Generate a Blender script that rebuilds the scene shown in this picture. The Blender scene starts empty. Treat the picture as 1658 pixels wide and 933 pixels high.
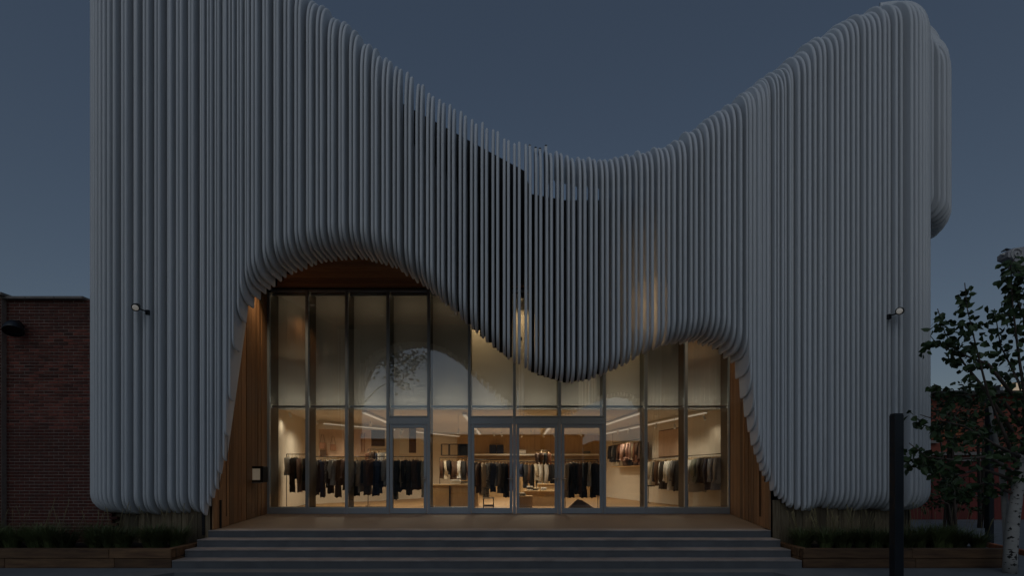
import bpy, math, random
from mathutils import Vector
R = math.radians
rnd = random.Random(7)
sc = bpy.context.scene
COL = sc.collection

# ------------------------------------------------------------------ camera, sky, sun, exposure
F, YH, XC, EYE = 830.0, 769.0, 829.0, 1.145      # focal length in photo pixels, horizon row, centre column, eye height over the porch
cam = bpy.data.cameras.new('camera'); cam_o = bpy.data.objects.new('camera', cam); COL.objects.link(cam_o)
cam_o.location = (0, 0, EYE); cam_o.rotation_euler = (R(90), 0, 0)
cam.sensor_width = 36; cam.lens = 36 * F / 1658; cam.shift_y = (YH - 466.5) / 1658
cam.clip_start = 0.1; cam.clip_end = 3000
sc.camera = cam_o
SUN_EL, SUN_ROT = 40.0, 190.0
w = bpy.data.worlds.new('World'); sc.world = w; w.use_nodes = True
nt = w.node_tree; bg = nt.nodes['Background']
sky = nt.nodes.new('ShaderNodeTexSky'); sky.sky_type = 'NISHITA'; sky.sun_disc = False
sky.sun_elevation = R(SUN_EL); sky.sun_rotation = R(SUN_ROT); sky.air_density = 1.0; sky.dust_density = 0.6; sky.ozone_density = 2.4
gm = nt.nodes.new('ShaderNodeGamma'); gm.inputs[1].default_value = .72   # dusk: the whole sky evened out
nt.links.new(sky.outputs[0], gm.inputs[0]); nt.links.new(gm.outputs[0], bg.inputs[0]); bg.inputs[1].default_value = 0.045
sl = bpy.data.lights.new('sun', 'SUN'); sl.energy = 0.235; sl.angle = R(50); sl.color = (.86, .95, 1.0)
so = bpy.data.objects.new('sun', sl); COL.objects.link(so)
sd = Vector((math.sin(R(SUN_ROT)), math.cos(R(SUN_ROT)), math.tan(R(SUN_EL))))
so.rotation_euler = (-sd).to_track_quat('-Z', 'Y').to_euler(); so.location = (0, -20, 20)
vs = sc.view_settings; vs.view_transform = 'Standard'; vs.look = 'None'; vs.exposure = 0.0; vs.gamma = 1; vs.use_curve_mapping = False

def at(px, py, D):
    return Vector(((px - XC) * D / F, D, EYE + (YH - py) * D / F))
def ax(px, D): return (px - XC) * D / F
def az(py, D): return EYE + (YH - py) * D / F
def interp(tab, x):
    if x <= tab[0][0]: return tab[0][1]
    for (a, b), (c, d) in zip(tab, tab[1:]):
        if x <= c: return b + (d - b) * (x - a) / (c - a)
    return tab[-1][1]
ORD = ['first','second','third','fourth','fifth','sixth','seventh','eighth','ninth','tenth','eleventh','twelfth','thirteenth','fourteenth','fifteenth','sixteenth','seventeenth','eighteenth','nineteenth','twentieth','twenty-first','twenty-second','twenty-third','twenty-fourth','twenty-fifth','twenty-sixth','twenty-seventh','twenty-eighth','twenty-ninth','thirtieth']

# ------------------------------------------------------------------ materials
def mat(name, col, rough=.6, metal=0.0, var=0.0, scale=6.0, stretch=(1,1,1), bump=0.0, rand=0.0, col2=None, spec=.5, coat=0.0):
    m = bpy.data.materials.new(name); m.use_nodes = True
    n = m.node_tree.nodes; l = m.node_tree.links; b = n['Principled BSDF']
    b.inputs['Roughness'].default_value = rough; b.inputs['Metallic'].default_value = metal
    b.inputs['Specular IOR Level'].default_value = spec; b.inputs['Coat Weight'].default_value = coat
    c2 = col2 or tuple(max(0, v * (1 - var)) for v in col)
    if not (var or bump or rand or col2):
        b.inputs['Base Color'].default_value = (*col, 1); return m
    tc = n.new('ShaderNodeTexCoord'); mp = n.new('ShaderNodeMapping'); mp.inputs['Scale'].default_value = stretch
    oi = n.new('ShaderNodeObjectInfo')
    add = n.new('ShaderNodeVectorMath'); add.operation = 'ADD'
    sc_ = n.new('ShaderNodeVectorMath'); sc_.operation = 'SCALE'; sc_.inputs[0].default_value = (13, 7, 29)
    l.new(oi.outputs['Random'], sc_.inputs['Scale']); l.new(tc.outputs['Object'], mp.inputs[0])
    l.new(mp.outputs[0], add.inputs[0]); l.new(sc_.outputs[0], add.inputs[1])
    ns = n.new('ShaderNodeTexNoise'); ns.inputs['Scale'].default_value = scale; ns.inputs['Detail'].default_value = 8; ns.inputs['Roughness'].default_value = .62
    l.new(add.outputs[0], ns.inputs['Vector'])
    rp = n.new('ShaderNodeValToRGB'); rp.color_ramp.elements[0].position = .32; rp.color_ramp.elements[1].position = .68
    rp.color_ramp.elements[0].color = (*c2, 1); rp.color_ramp.elements[1].color = (*col, 1)
    l.new(ns.outputs['Fac'], rp.inputs[0]); out = rp.outputs[0]
    if rand:
        hs = n.new('ShaderNodeHueSaturation'); mr = n.new('ShaderNodeMapRange')
        mr.inputs['To Min'].default_value = 1 - rand; mr.inputs['To Max'].default_value = 1 + rand
        l.new(oi.outputs['Random'], mr.inputs['Value']); l.new(mr.outputs[0], hs.inputs['Value']); l.new(out, hs.inputs['Color']); out = hs.outputs[0]
    l.new(out, b.inputs['Base Color'])
    r2 = n.new('ShaderNodeMapRange'); r2.inputs['To Min'].default_value = max(.02, rough - .1); r2.inputs['To Max'].default_value = min(1, rough + .12)
    l.new(ns.outputs['Fac'], r2.inputs['Value']); l.new(r2.outputs[0], b.inputs['Roughness'])
    if bump:
        bp = n.new('ShaderNodeBump'); bp.inputs['Strength'].default_value = bump; bp.inputs['Distance'].default_value = .01
        l.new(ns.outputs['Fac'], bp.inputs['Height']); l.new(bp.outputs[0], b.inputs['Normal'])
    return m
def emis(name, col, s):
    m = bpy.data.materials.new(name); m.use_nodes = True; b = m.node_tree.nodes['Principled BSDF']
    b.inputs['Base Color'].default_value = (.8, .8, .8, 1); b.inputs['Emission Color'].default_value = (*col, 1); b.inputs['Emission Strength'].default_value = s
    return m
def glass(name, refl, tint=(1, 1, 1)):
    m = bpy.data.materials.new(name); m.use_nodes = True; n = m.node_tree.nodes; l = m.node_tree.links
    n.remove(n['Principled BSDF']); o = n['Material Output']
    t = n.new('ShaderNodeBsdfTransparent'); t.inputs[0].default_value = (*tint, 1)
    g = n.new('ShaderNodeBsdfGlossy'); g.inputs['Roughness'].default_value = .01; g.inputs['Color'].default_value = (.95, .97, 1, 1)
    fr = n.new('ShaderNodeFresnel'); fr.inputs[0].default_value = 1.45
    ad = n.new('ShaderNodeMath'); ad.operation = 'ADD'; ad.inputs[1].default_value = refl; ad.use_clamp = True
    mx = n.new('ShaderNodeMixShader'); l.new(fr.outputs[0], ad.inputs[0]); l.new(ad.outputs[0], mx.inputs[0])
    l.new(t.outputs[0], mx.inputs[1]); l.new(g.outputs[0], mx.inputs[2]); l.new(mx.outputs[0], o.inputs[0])
    return m
WARM = (1.0, .64, .30)
M = dict(
    fin=mat('white_fin_paint', (.78, .80, .825), .45, var=.07, scale=1.3, stretch=(2, 2, .35), rand=.05),
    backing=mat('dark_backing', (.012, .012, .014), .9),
    core=mat('grey_render', (.22, .22, .22), .8, var=.2),
    cedar=mat('cedar_boards', (.36, .20, .095), .55, col2=(.18, .085, .036), scale=3.5, stretch=(9, 9, .5), bump=.25, rand=.42),
    cedar_x=mat('cedar_soffit', (.36, .18, .08), .55, col2=(.2, .085, .03), scale=3.5, stretch=(.5, 9, 9), bump=.25, rand=.3),
    greywood=mat('weathered_boards', (.24, .19, .12), .7, col2=(.11, .075, .04), scale=3.2, stretch=(9, 9, .6), bump=.3, rand=.45),
    timber=mat('planter_timber', (.22, .12, .055), .65, col2=(.08, .036, .016), scale=2.6, stretch=(.7, 6, 6), bump=.3, rand=.3),
    tread=mat('skylit_tread_concrete', (.35, .32, .31), .75, var=.42, scale=1.7, bump=.08),  # paler than the risers: skylight on the tops put into the colour
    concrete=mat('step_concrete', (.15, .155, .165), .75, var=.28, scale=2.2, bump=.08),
    porch=mat('porch_concrete', (.20, .155, .125), .6, var=.25, scale=1.6, bump=.06),
    walk=mat('sidewalk_concrete', (.19, .205, .215), .8, var=.3, scale=1.4, bump=.1),
    road=mat('asphalt', (.05, .05, .052), .85, var=.35, scale=9, bump=.2),
    soil=mat('dark_soil', (.02, .014, .01), .95, var=.5, scale=14, bump=.6),
    brick=mat('red_brick', (.21, .056, .036), .85, col2=(.09, .026, .019), scale=9, bump=.35, rand=.55),
    mortar=mat('mortar', (.36, .28, .235), .9, var=.3, scale=12, bump=.2),
    coping=mat('stone_coping', (.30, .27, .25), .8, var=.3, scale=5, bump=.2),
    alu=mat('grey_aluminium', (.34, .43, .54), .42, metal=.35, var=.06, scale=3),
    darkmull=mat('dark_mullion', (.10, .105, .10), .5, var=.15),
    glass=glass('window_glass', .085, (.97, .98, .97)),
    cream=mat('cream_plaster', (.76, .70, .60), .8, var=.05, scale=2),
    white=mat('white_panel', (.80, .79, .76), .75, var=.04, scale=1.2),
    oak=mat('oak_floor', (.42, .27, .13), .5, col2=(.31, .19, .09), scale=2.5, stretch=(6, .6, 6), rand=.15),
    oakpanel=mat('oak_panel', (.62, .43, .22), .5, col2=(.50, .33, .16), scale=2.5, stretch=(5, 5, .6), rand=.12),
    strip=emis('lit_strip', (1, .86, .66), .28),
    cove=emis('cove_light', (1, .84, .60), 8.0),
    head_fill=emis('added_head_light', (1, .72, .42), 2.6),  # glow of the added strips under the storefront head
    lamp=emis('lit_lamp', (1, .8, .55), .14),
    black=mat('black_metal', (.012, .014, .017), .42, var=.2),
    blackpost=mat('black_post', (.012, .016, .022), .38, var=.3, scale=3),
    lampglass=emis('lamp_lens', (1, .88, .70), .085),
    steel=mat('steel', (.5, .5, .5), .3, metal=1),
    grass=mat('grass_blade', (.13, .16, .055), .6, col2=(.07, .09, .03), scale=3, rand=.45),
    drygrass=mat('grass_seed', (.22, .18, .085), .7, rand=.2),
    leaf=mat('birch_leaf', (.045, .085, .022), .5, col2=(.025, .05, .014), scale=2.2, rand=.2),
    leaf2=mat('shrub_leaf', (.05, .08, .025), .6, col2=(.022, .04, .012), scale=1.6, rand=.3),
    bark=mat('birch_bark', (.44, .42, .39), .75, var=.2, scale=4, stretch=(1, 1, 5), bump=.2),
    barkmark=mat('bark_mark', (.03, .027, .025), .9),
    twig=mat('twig', (.10, .075, .06), .8),
    redwall=mat('red_fence', (.20, .035, .025), .7, col2=(.13, .022, .016), scale=3, stretch=(4, 4, .5), rand=.25),
    redbrick2=mat('far_brick', (.36, .10, .06), .85, col2=(.22, .055, .034), scale=6, rand=.3),
    roof=mat('roof_felt', (.06, .055, .05), .85, var=.3),
    litroom=emis('lit_window', (1, .66, .30), .22),
    pale=mat('pale_metal', (.5, .49, .52), .5, var=.15, scale=6),
    paler=mat('pale_relief', (.7, .7, .68), .5),
    orange=mat('terracotta', (.42, .13, .05), .8, var=.3, rand=.25),
    leather=mat('tan_leather', (.38, .19, .11), .5, var=.3),
    pinkboard=mat('display_board', (.60, .42, .30), .7, var=.12),
    brownboard=mat('brown_board', (.10, .055, .03), .5, var=.3),
    casepane=emis('case_light', (1, .78, .5), .07),
    mirror=mat('mirror_glass', (.7, .7, .68), .05, metal=1),
    paper=mat('white_paper', (.8, .78, .72), .7),
)
def cloth(name, c, stripe=None):
    m = mat(name, c, .85, var=.25, scale=9, bump=.2)
    if stripe:
        n = m.node_tree.nodes; l = m.node_tree.links; b = n['Principled BSDF']
        tc = n.new('ShaderNodeTexCoord'); wv = n.new('ShaderNodeTexWave'); wv.bands_direction = 'DIAGONAL'
        wv.inputs['Scale'].default_value = 9; wv.inputs['Distortion'].default_value = 7; wv.inputs['Detail'].default_value = 1
        rp = n.new('ShaderNodeValToRGB'); rp.color_ramp.interpolation = 'CONSTANT'; rp.color_ramp.elements[1].position = .5
        rp.color_ramp.elements[0].color = (*c, 1); rp.color_ramp.elements[1].color = (*stripe, 1)
        l.new(tc.outputs['Object'], wv.inputs['Vector']); l.new(wv.outputs['Fac'], rp.inputs[0]); l.new(rp.outputs[0], b.inputs['Base Color'])
    return m
CL = {'black': (.02, .02, .021), 'charcoal': (.05, .05, .052), 'navy': (.02, .03, .07), 'blue': (.03, .06, .14), 'grey': (.17, .17, .17),
      'light grey': (.45, .45, .45), 'white': (.75, .73, .68), 'beige': (.50, .40, .28), 'pink': (.52, .33, .27), 'brown': (.11, .06, .035),
      'olive': (.035, .035, .018), 'sage': (.24, .27, .23), 'pale blue': (.40, .46, .55), 'rust': (.22, .09, .04), 'cream': (.68, .60, .46)}
CM = {k: cloth(k.replace(' ', '_') + '_cloth', v) for k, v in CL.items()}
CM['patterned'] = cloth('patterned_cloth', (.05, .055, .065), (.5, .48, .43))

# ------------------------------------------------------------------ mesh builder
class MB:
    def __init__(s): s.v = []; s.f = []; s.sm = []; s.mi = []
    def face(s, idx, smooth=False, mi=0): s.f.append(tuple(idx)); s.sm.append(smooth); s.mi.append(mi)
    def quad(s, a, b, c, d, smooth=False, mi=0):
        k = len(s.v); s.v += [tuple(a), tuple(b), tuple(c), tuple(d)]; s.face((k, k+1, k+2, k+3), smooth, mi)
    def box(s, c, d, rz=0.0, bev=0.0, mi=0, rx=0.0):
        hx, hy, hz = d[0]/2, d[1]/2, d[2]/2; ca, sa = math.cos(rz), math.sin(rz); cb, sb = math.cos(rx), math.sin(rx)
        k = len(s.v)
        def put(x, y, z):
            y, z = y*cb - z*sb, y*sb + z*cb
            s.v.append((c[0] + x*ca - y*sa, c[1] + x*sa + y*ca, c[2] + z))
        if bev <= 0:
            for z in (-hz, hz):
                for x, y in ((-hx, -hy), (hx, -hy), (hx, hy), (-hx, hy)): put(x, y, z)
            for q in ((0,3,2,1), (4,5,6,7), (0,1,5,4), (1,2,6,5), (2,3,7,6), (3,0,4,7)): s.face([k+i for i in q], False, mi)
        else:
            b = min(bev, hx*.45, hy*.45, hz*.45)
            prof = [(-hz, b), (-hz + b, 0), (hz - b, 0), (hz, b)]
            for z, ins in prof:
                for x, y in ((-hx+ins+b, -hy+ins), (hx-ins-b, -hy+ins), (hx-ins, -hy+ins+b), (hx-ins, hy-ins-b), (hx-ins-b, hy-ins), (-hx+ins+b, hy-ins), (-hx+ins, hy-ins-b), (-hx+ins, -hy+ins+b)): put(x, y, z)
            s.face([k+i for i in range(7, -1, -1)], False, mi); s.face([k+24+i for i in range(8)], False, mi)
            for r in range(3):
                for i in range(8):
                    j = (i+1) % 8; s.face((k+r*8+i, k+r*8+j, k+r*8+8+j, k+r*8+8+i), False, mi)
        return s
    def tube(s, pts, rad, n=8, caps=True, mi=0):
        pts = [Vector(p) for p in pts]; rad = rad if isinstance(rad, (list, tuple)) else [rad]*len(pts); k = len(s.v)
        for i, p in enumerate(pts):
            t = (pts[min(i+1, len(pts)-1)] - pts[max(i-1, 0)]).normalized()
            u = t.cross(Vector((0, 0, 1)) if abs(t.z) < .9 else Vector((0, 1, 0))).normalized(); q = t.cross(u)
            for j in range(n):
                a = 2*math.pi*j/n; s.v.append(tuple(p + (u*math.cos(a) + q*math.sin(a))*rad[i]))
        for i in range(len(pts)-1):
            for j in range(n):
                j2 = (j+1) % n; s.face((k+i*n+j, k+i*n+j2, k+(i+1)*n+j2, k+(i+1)*n+j), True, mi)
        if caps: s.face([k+j for j in range(n)][::-1], False, mi); s.face([k+(len(pts)-1)*n+j for j in range(n)], False, mi)
        return s
    def lathe(s, prof, c, n=20, axis='z', mi=0, rz=0.0, rx=0.0):
        k = len(s.v); ca, sa, cb, sb = math.cos(rz), math.sin(rz), math.cos(rx), math.sin(rx)
        for r, h in prof:
            for j in range(n):
                a = 2*math.pi*j/n; x, y, z = r*math.cos(a), r*math.sin(a), h
                y, z = y*cb - z*sb, y*sb + z*cb; x, y = x*ca - y*sa, x*sa + y*ca
                s.v.append((c[0]+x, c[1]+y, c[2]+z))
        for i in range(len(prof)-1):
            for j in range(n):
                j2 = (j+1) % n; s.face((k+i*n+j, k+i*n+j2, k+(i+1)*n+j2, k+(i+1)*n+j), True, mi)
        s.face([k+j for j in range(n)][::-1], False, mi); s.face([k+(len(prof)-1)*n+j for j in range(n)], False, mi)
        return s
    def leaf(s, p, d, nrm, L, W, mi=0):
        d = d.normalized(); sd = d.cross(nrm)
        if sd.length < 1e-4: sd = d.cross(Vector((1, .3, 0)))
        sd.normalize(); up = sd.cross(d); k = len(s.v)
        for t, wd, z in ((0, 0, 0), (.3, .85, .10), (.62, .8, .10), (1, 0, -.06)):
            b = p + d*(L*t)
            if wd == 0: s.v.append(tuple(b + up*z*L))
            else: s.v.append(tuple(b - sd*W*wd*.5 + up*z*L)); s.v.append(tuple(b + sd*W*wd*.5 + up*z*L))
        s.face((k, k+2, k+4, k+5), False, mi); s.face((k, k+5, k+3, k+1), False, mi)
    def build(s, name, m, parent=None, loc=None):
        me = bpy.data.meshes.new(name); me.from_pydata(s.v, [], s.f)
        for mm in (m if isinstance(m, (list, tuple)) else [m]): me.materials.append(mm)
        me.polygons.foreach_set('use_smooth', s.sm); me.polygons.foreach_set('material_index', s.mi); me.update()
        return link(name, me, parent, loc)
def link(name, data, parent=None, loc=None, rz=0.0):
    o = bpy.data.objects.new(name, data); COL.objects.link(o)
    if loc is not None: o.location = loc
    if rz: o.rotation_euler = (0, 0, rz)
    if parent is not None: put_under(o, parent)
    return o
BASE = {}
def put_under(o, p):
    o.parent = p                                   # children are built in world coordinates: undo the parent's own placement
    from mathutils import Matrix
    o.matrix_parent_inverse = BASE.get(p.name, Matrix()).inverted()
def empty(name, loc, label, cat, group=None):
    from mathutils import Matrix
    o = bpy.data.objects.new(name, None); COL.objects.link(o); o.location = loc; o.empty_display_size = .2
    BASE[o.name] = Matrix.Translation(Vector(loc)); tag(o, label, cat, group); return o
def tag(o, label, cat, group=None):
    o['label'] = label; o['category'] = cat
    if group: o['group'] = group
    return o
def struct(o): o['kind'] = 'structure'; return o
def bxo(name, c, d, m, parent=None, rz=0.0, bev=0.0, rx=0.0): return MB().box(c, d, rz, bev, 0, rx).build(name, m, parent)

# ------------------------------------------------------------------ ground
ZW, ZR = -.58, -.72           # sidewalk and road level (porch floor is 0)
g = MB(); g.quad((-400, -400, ZR), (400, -400, ZR), (400, 600, ZR), (-400, 600, ZR)); struct(g.build('ground', M['road']))
g = MB()
outline = [(-60, 6.0), (-7.9, 6.0), (-5.95, 9.02), (4.6, 9.02), (6.2, 6.0), (60, 6.0), (60, 60), (-60, 60)]
n = len(outline)
for z in (ZW, ZR - .3): g.v += [(x, y, z) for x, y in outline]
g.face(range(n)); 
for i in range(n): j = (i+1) % n; g.face((i, i+n, j+n, j))
walk = struct(g.build('sidewalk', M['walk']))

# ------------------------------------------------------------------ the shop building
shop = empty('shop_building', (0, 10.5, 0), 'clothing shop with a swooping facade of white vertical fins and a glazed entrance', 'building')
FD = 10.3                     # distance of the fin noses
JL = [(335, 834, .12), (350, 800, .13), (365, 745, .14), (375, 680, .16), (382, 600, .2), (392, 540, .3), (402, 512, .42), (415, 492, .6), (430, 475, .75), (470, 446, .9), (520, 426, .9), (560, 421, .9), (600, 423, .9), (640, 435, .9), (690, 466, .9), (740, 511, .6), (790, 557, .42), (830, 586, .4), (870, 608, .4), (920, 622, .4), (960, 615, .4), (1000, 598, .4), (1040, 574, .42), (1080, 559, .6), (1120, 556, .9), (1150, 563, .9), (1185, 590, .8), (1195, 625, .6), (1205, 670, .45), (1215, 715, .35), (1230, 760, .25), (1250, 800, .2), (1275, 822, .16), (1300, 828, .14)]
ZT = [(ax(p, FD + d), az(q, FD + d)) for p, q, d in JL]; DT = [(ax(p, FD + d), d) for p, q, d in JL]
TOP = [(100, -185), (145, -175), (300, -130), (380, -92), (440, -52), (505, -2), (560, 40), (600, 75), (650, 112), (700, 150), (750, 184), (800, 211), (850, 235), (900, 248), (960, 256), (1010, 252), (1060, 240), (1100, 224), (1150, 190), (1200, 155), (1250, 118), (1300, 79), (1350, 46), (1400, 18), (1440, 4), (1470, 4), (1490, 16), (1500, 35), (1515, 64), (1530, 90), (1545, 125)]
def fin_outline(z0, z1, dep, rb, a, b, dtop):
    o = [(dep, z0)]
    for i in range(8): p = math.pi/2*i/7; o.append((rb - rb*math.sin(p), z0 + rb*1.15 - rb*1.15*math.cos(p)))
    o.append((0, (z0 + z1)/2))
    for i in range(10): p = math.pi/2*i/9; o.append((a - a*math.cos(p), z1 - b + b*math.sin(p)))
    o.append((dtop, z1)); return o
def solve_top(P, nrm, a, b):
    zt = 9.0
    for _ in range(12):
        best = None
        for i in range(12):
            p = math.pi/2*i/11; nn = a - a*math.cos(p); z = zt - b + b*math.sin(p); y = P[1] + nrm[1]*nn; x = P[0] + nrm[0]*nn
            q = (z - EYE)/y
            if best is None or q > best[0]: best = (q, x/y, y)
        want = (YH - interp(TOP, XC + F*best[1]))/F
        zt += (want - best[0])*best[2]*.8
    return zt
def make_fin(P, nrm, z0, z1, dep, rb, a, b, t, slim=0.0):
    dfull = dep if -1.9 < P[0] < 3.9 else max(dep, .85); dtop = max(dfull - (dfull - .32)*slim, .3) if P[0] < .75 else max(dfull, a + .02); o = fin_outline(z0, z1, dep, rb, a, b, dtop); N = len(o); r = t/2; mb = MB(); lat = (-nrm[1], nrm[0])
    def W(nn, z, l): return (P[0] + nrm[0]*nn + lat[0]*l, P[1] + nrm[1]*nn + lat[1]*l, z)
    K = 7; side = [[], []]
    for i, (nn, z) in enumerate(o):
        p0 = o[max(i-1, 0)]; p1 = o[min(i+1, N-1)]; tx, tz = p1[0]-p0[0], p1[1]-p0[1]; L = math.hypot(tx, tz) or 1
        inx, inz = tz/L, -tx/L                      # inward normal of the outline
        if i in (0, N-1): inx, inz = 0, (1 if i == 0 else -1)
        for k in range(K):
            al = -math.pi/2 + math.pi*k/(K-1); off = r*(1 - math.cos(al)); mb.v.append(W(nn + inx*off, z + inz*off, r*math.sin(al)))
    for i in range(N-1):
        for k in range(K-1): mb.face((i*K+k, i*K+k+1, (i+1)*K+k+1, (i+1)*K+k), True)
    zs = z1 - 1.35 if slim else z1 - .5; zk = min(z0 + 3.0, zs - .6)                    # the back edge runs out to full depth above the lip
    for k, rev in ((0, False), (K-1, True)):
        st = len(mb.v); mb.v += [mb.v[i*K+k] for i in range(N)] + [W(dtop, zs, -r if k == 0 else r), W(dfull, zs - .25, -r if k == 0 else r), W(dfull, zk, -r if k == 0 else r)]; ids = [st+i for i in range(N+3)]; mb.face(ids[::-1] if rev else ids)
    A0, A1, B0, B1 = mb.v[0], mb.v[K-1], mb.v[(N-1)*K], mb.v[N*K-1]; C0, C1 = W(dfull, zk, -r), W(dfull, zk, r); E0, E1 = W(dfull, zs - .25, -r), W(dfull, zs - .25, r); G0, G1 = W(dtop, zs, -r), W(dtop, zs, r)
    mb.quad(A0, A1, C1, C0); mb.quad(C0, C1, E1, E0); mb.quad(E0, E1, G1, G0); mb.quad(G0, G1, B1, B0)
    return mb.build('fin', M['fin'], shop)
frnd = random.Random(3)
cl, cr, RA = -8.01, 7.94, 1.0
x = cl; k = 0
while x < cr:
    jam = (-6.25 < x < -5.3) or (4.68 < x < 5.65)
    z0 = interp(ZT, x) if x > ZT[0][0] else .326
    if x > ZT[-1][0]: z0 = az(828, FD) + .02*math.sin(x*7)
    dep = interp(DT, x) if ZT[0][0] < x < ZT[-1][0] else min(.9, .12 + 1.2*((ZT[0][0] - x) if x < 0 else (x - ZT[-1][0])))
    off = (0, .045, .012, .07, .0, .03)[k % 6]*(.7 + .6*frnd.random()); z0 += frnd.uniform(-.02, .02)
    slim = .3 if x < -3.2 else min(1, .3 + .7*(x + 3.2)/1.0) if x < .2 else max(0, 1 - (x - .2)/.5); a, b = .72 - .42*slim, .8 + .25*slim; P = (x, FD + off)
    z1 = solve_top(P, (0, 1), a, b) + frnd.uniform(-.06, .06)
    make_fin(P, (0, 1), z0, z1, max(dep - off, .1), min(.36, max(dep*.8, .12)), a, b, .04 if jam else .057, slim)
    x += (.046 if (4.7 < x < 5.12) else .075 if jam else (.130, .092)[k % 2])*frnd.uniform(.93, 1.07); k += 1
for cx, sg in ((cl, -1), (cr, 1)):                  # rounded corners
    th = 7.0
    while th < 82:
        c, s = math.cos(R(th)), math.sin(R(th)); P = (cx + sg*RA*s, FD + RA - RA*c); nrm = (-sg*s, c)
        z1 = solve_top(P, nrm, .6, .8) + frnd.uniform(-.05, .05)
        make_fin(P, nrm, (.34 if sg < 0 else .40) + .02*frnd.random(), z1, .85, .36, .6, .8, .06); th += 6.6
for th in (8, 17, 26, 35, 44, 53, 62, 71, 80):       # the upper wing on the right flank
    c, s = math.cos(R(th)), math.sin(R(th)); P = (8.97 + 1.2*s, 11.1 + 1.2 - 1.2*c); nrm = (-s, c)
    make_fin(P, nrm, 6.9 - .2*(th/90), solve_top(P, nrm, .6, .8) - .3, 1.1, .32, .6, .8, .062)
wing = MB().box((9.3, 13.6, 8.3), (1.2, 2.6, 3.0)).build('inner_wall', M['core'], shop)
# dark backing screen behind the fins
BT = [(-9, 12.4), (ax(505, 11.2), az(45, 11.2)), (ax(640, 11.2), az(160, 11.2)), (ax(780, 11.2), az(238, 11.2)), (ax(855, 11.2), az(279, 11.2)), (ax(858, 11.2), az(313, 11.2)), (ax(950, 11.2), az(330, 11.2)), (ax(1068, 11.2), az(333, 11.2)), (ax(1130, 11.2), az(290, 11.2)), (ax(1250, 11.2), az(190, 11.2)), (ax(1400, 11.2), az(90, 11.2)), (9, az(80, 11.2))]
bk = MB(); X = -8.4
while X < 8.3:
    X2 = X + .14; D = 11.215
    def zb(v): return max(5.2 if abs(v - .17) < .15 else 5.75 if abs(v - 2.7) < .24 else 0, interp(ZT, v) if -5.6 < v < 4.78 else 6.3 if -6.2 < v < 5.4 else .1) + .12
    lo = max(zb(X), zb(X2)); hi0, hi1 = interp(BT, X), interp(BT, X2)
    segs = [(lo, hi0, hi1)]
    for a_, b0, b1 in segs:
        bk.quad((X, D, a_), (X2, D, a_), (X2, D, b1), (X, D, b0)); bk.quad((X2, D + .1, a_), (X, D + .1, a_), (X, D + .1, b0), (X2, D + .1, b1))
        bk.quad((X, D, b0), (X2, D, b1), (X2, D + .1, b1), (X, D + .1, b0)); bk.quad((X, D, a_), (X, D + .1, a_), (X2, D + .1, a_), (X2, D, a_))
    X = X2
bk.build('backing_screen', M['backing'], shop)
# body: flank walls, roof, blocks either side of the entrance
def prism(name, poly, z0, z1, m, parent):
    mb = MB(); n = len(poly); mb.v += [(x, y, z0) for x, y in poly] + [(x, y, z1) for x, y in poly]
    mb.face(range(n-1, -1, -1)); mb.face(range(n, 2*n))
    for i in range(n): j = (i+1) % n; mb.face((i, j, j+n, i+n))
    return mb.build(name, m, parent)
prism('inner_wall', [(-8.75, 11.32), (-6.42, 11.32), (-7.2, 14.9), (-8.6, 20), (-8.75, 20)], ZW, 7.0, M['core'], shop)
prism('inner_wall', [(5.58, 11.32), (8.7, 11.32), (8.7, 20), (7.4, 20), (6.43, 14.9)], ZW, 7.0, M['core'], shop)
bxo('roof', (0, 20.1, 7.12), (17.4, 17.5, .22), M['roof'], shop)
bxo('inner_wall', (0, 28.2, 3.2), (17.4, .3, 7.4), M['core'], shop)
for sx in (-8.6, 8.6): bxo('inner_wall', (sx, 24.0, 3.2), (.3, 8.0, 7.4), M['core'], shop)

def planks(part, p0, p1, z0f, z1f, wmin, wmax, th, m, side, seed):
    r = random.Random(seed); p0, p1 = Vector(p0), Vector(p1); L = (p1 - p0).length; d = (p1 - p0)/L; nv = Vector((-d.y, d.x))*side; rz = math.atan2(d.y, d.x); s = 0
    while s < L - .02:
        wd = min(r.uniform(wmin, wmax), L - s); c = p0 + d*(s + wd/2) + nv*(th/2 + r.uniform(0, .014)); a, b = z0f(s), z1f(s)
        bxo('plank', (c.x, c.y, (a + b)/2), (wd - .008, th, b - a), m, part, rz, .006); s += wd
lw = MB().box((-6.80, 12.66, 3.2), (4.4, .05, 6.6), math.atan2(4.35, -.95)).build('side_wall', M['backing'], shop)
planks(lw, (-6.18, 10.53), (-7.13, 14.84), lambda s: .004, lambda s: 6.5, .16, .34, .03, M['cedar'], -1, 5)
rw = MB().box((5.99, 12.7, 3.2), (4.4, .05, 6.6), math.atan2(4.35, 1.03)).build('side_wall', M['backing'], shop)
planks(rw, (5.335, 10.53), (6.35, 14.84), lambda s: .004, lambda s: 6.5, .16, .34, .03, M['cedar'], 1, 8)
ls = bxo('skirt_wall', (-7.4, 10.92, 0), (2.4, .06, 1.2), M['backing'], shop)
planks(ls, (-8.85, 10.92), (-6.20, 10.56), lambda s: -.5, lambda s: .62, .14, .26, .03, M['greywood'], -1, 11)
rs = bxo('skirt_wall', (6.95, 10.92, 0), (2.9, .06, 1.2), M['backing'], shop)
planks(rs, (5.35, 10.56), (8.38, 10.86), lambda s: -.5, lambda s: .62, .12, .24, .03, M['greywood'], -1, 12)
planks(rs, (8.40, 10.84), (8.40, 12.4), lambda s: -.5, lambda s: .62, .14, .24, .03, M['greywood'], -1, 13)
sf = bxo('soffit', (-.4, 13.05, 6.62), (14.2, 3.6, .06), M['backing'], shop)
yy = 11.35
while yy < 14.8: bxo('plank', (-.4, yy + .075, 6.56), (14.0, .142, .03), M['cedar_x'], sf, 0, .006); yy += .15
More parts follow.
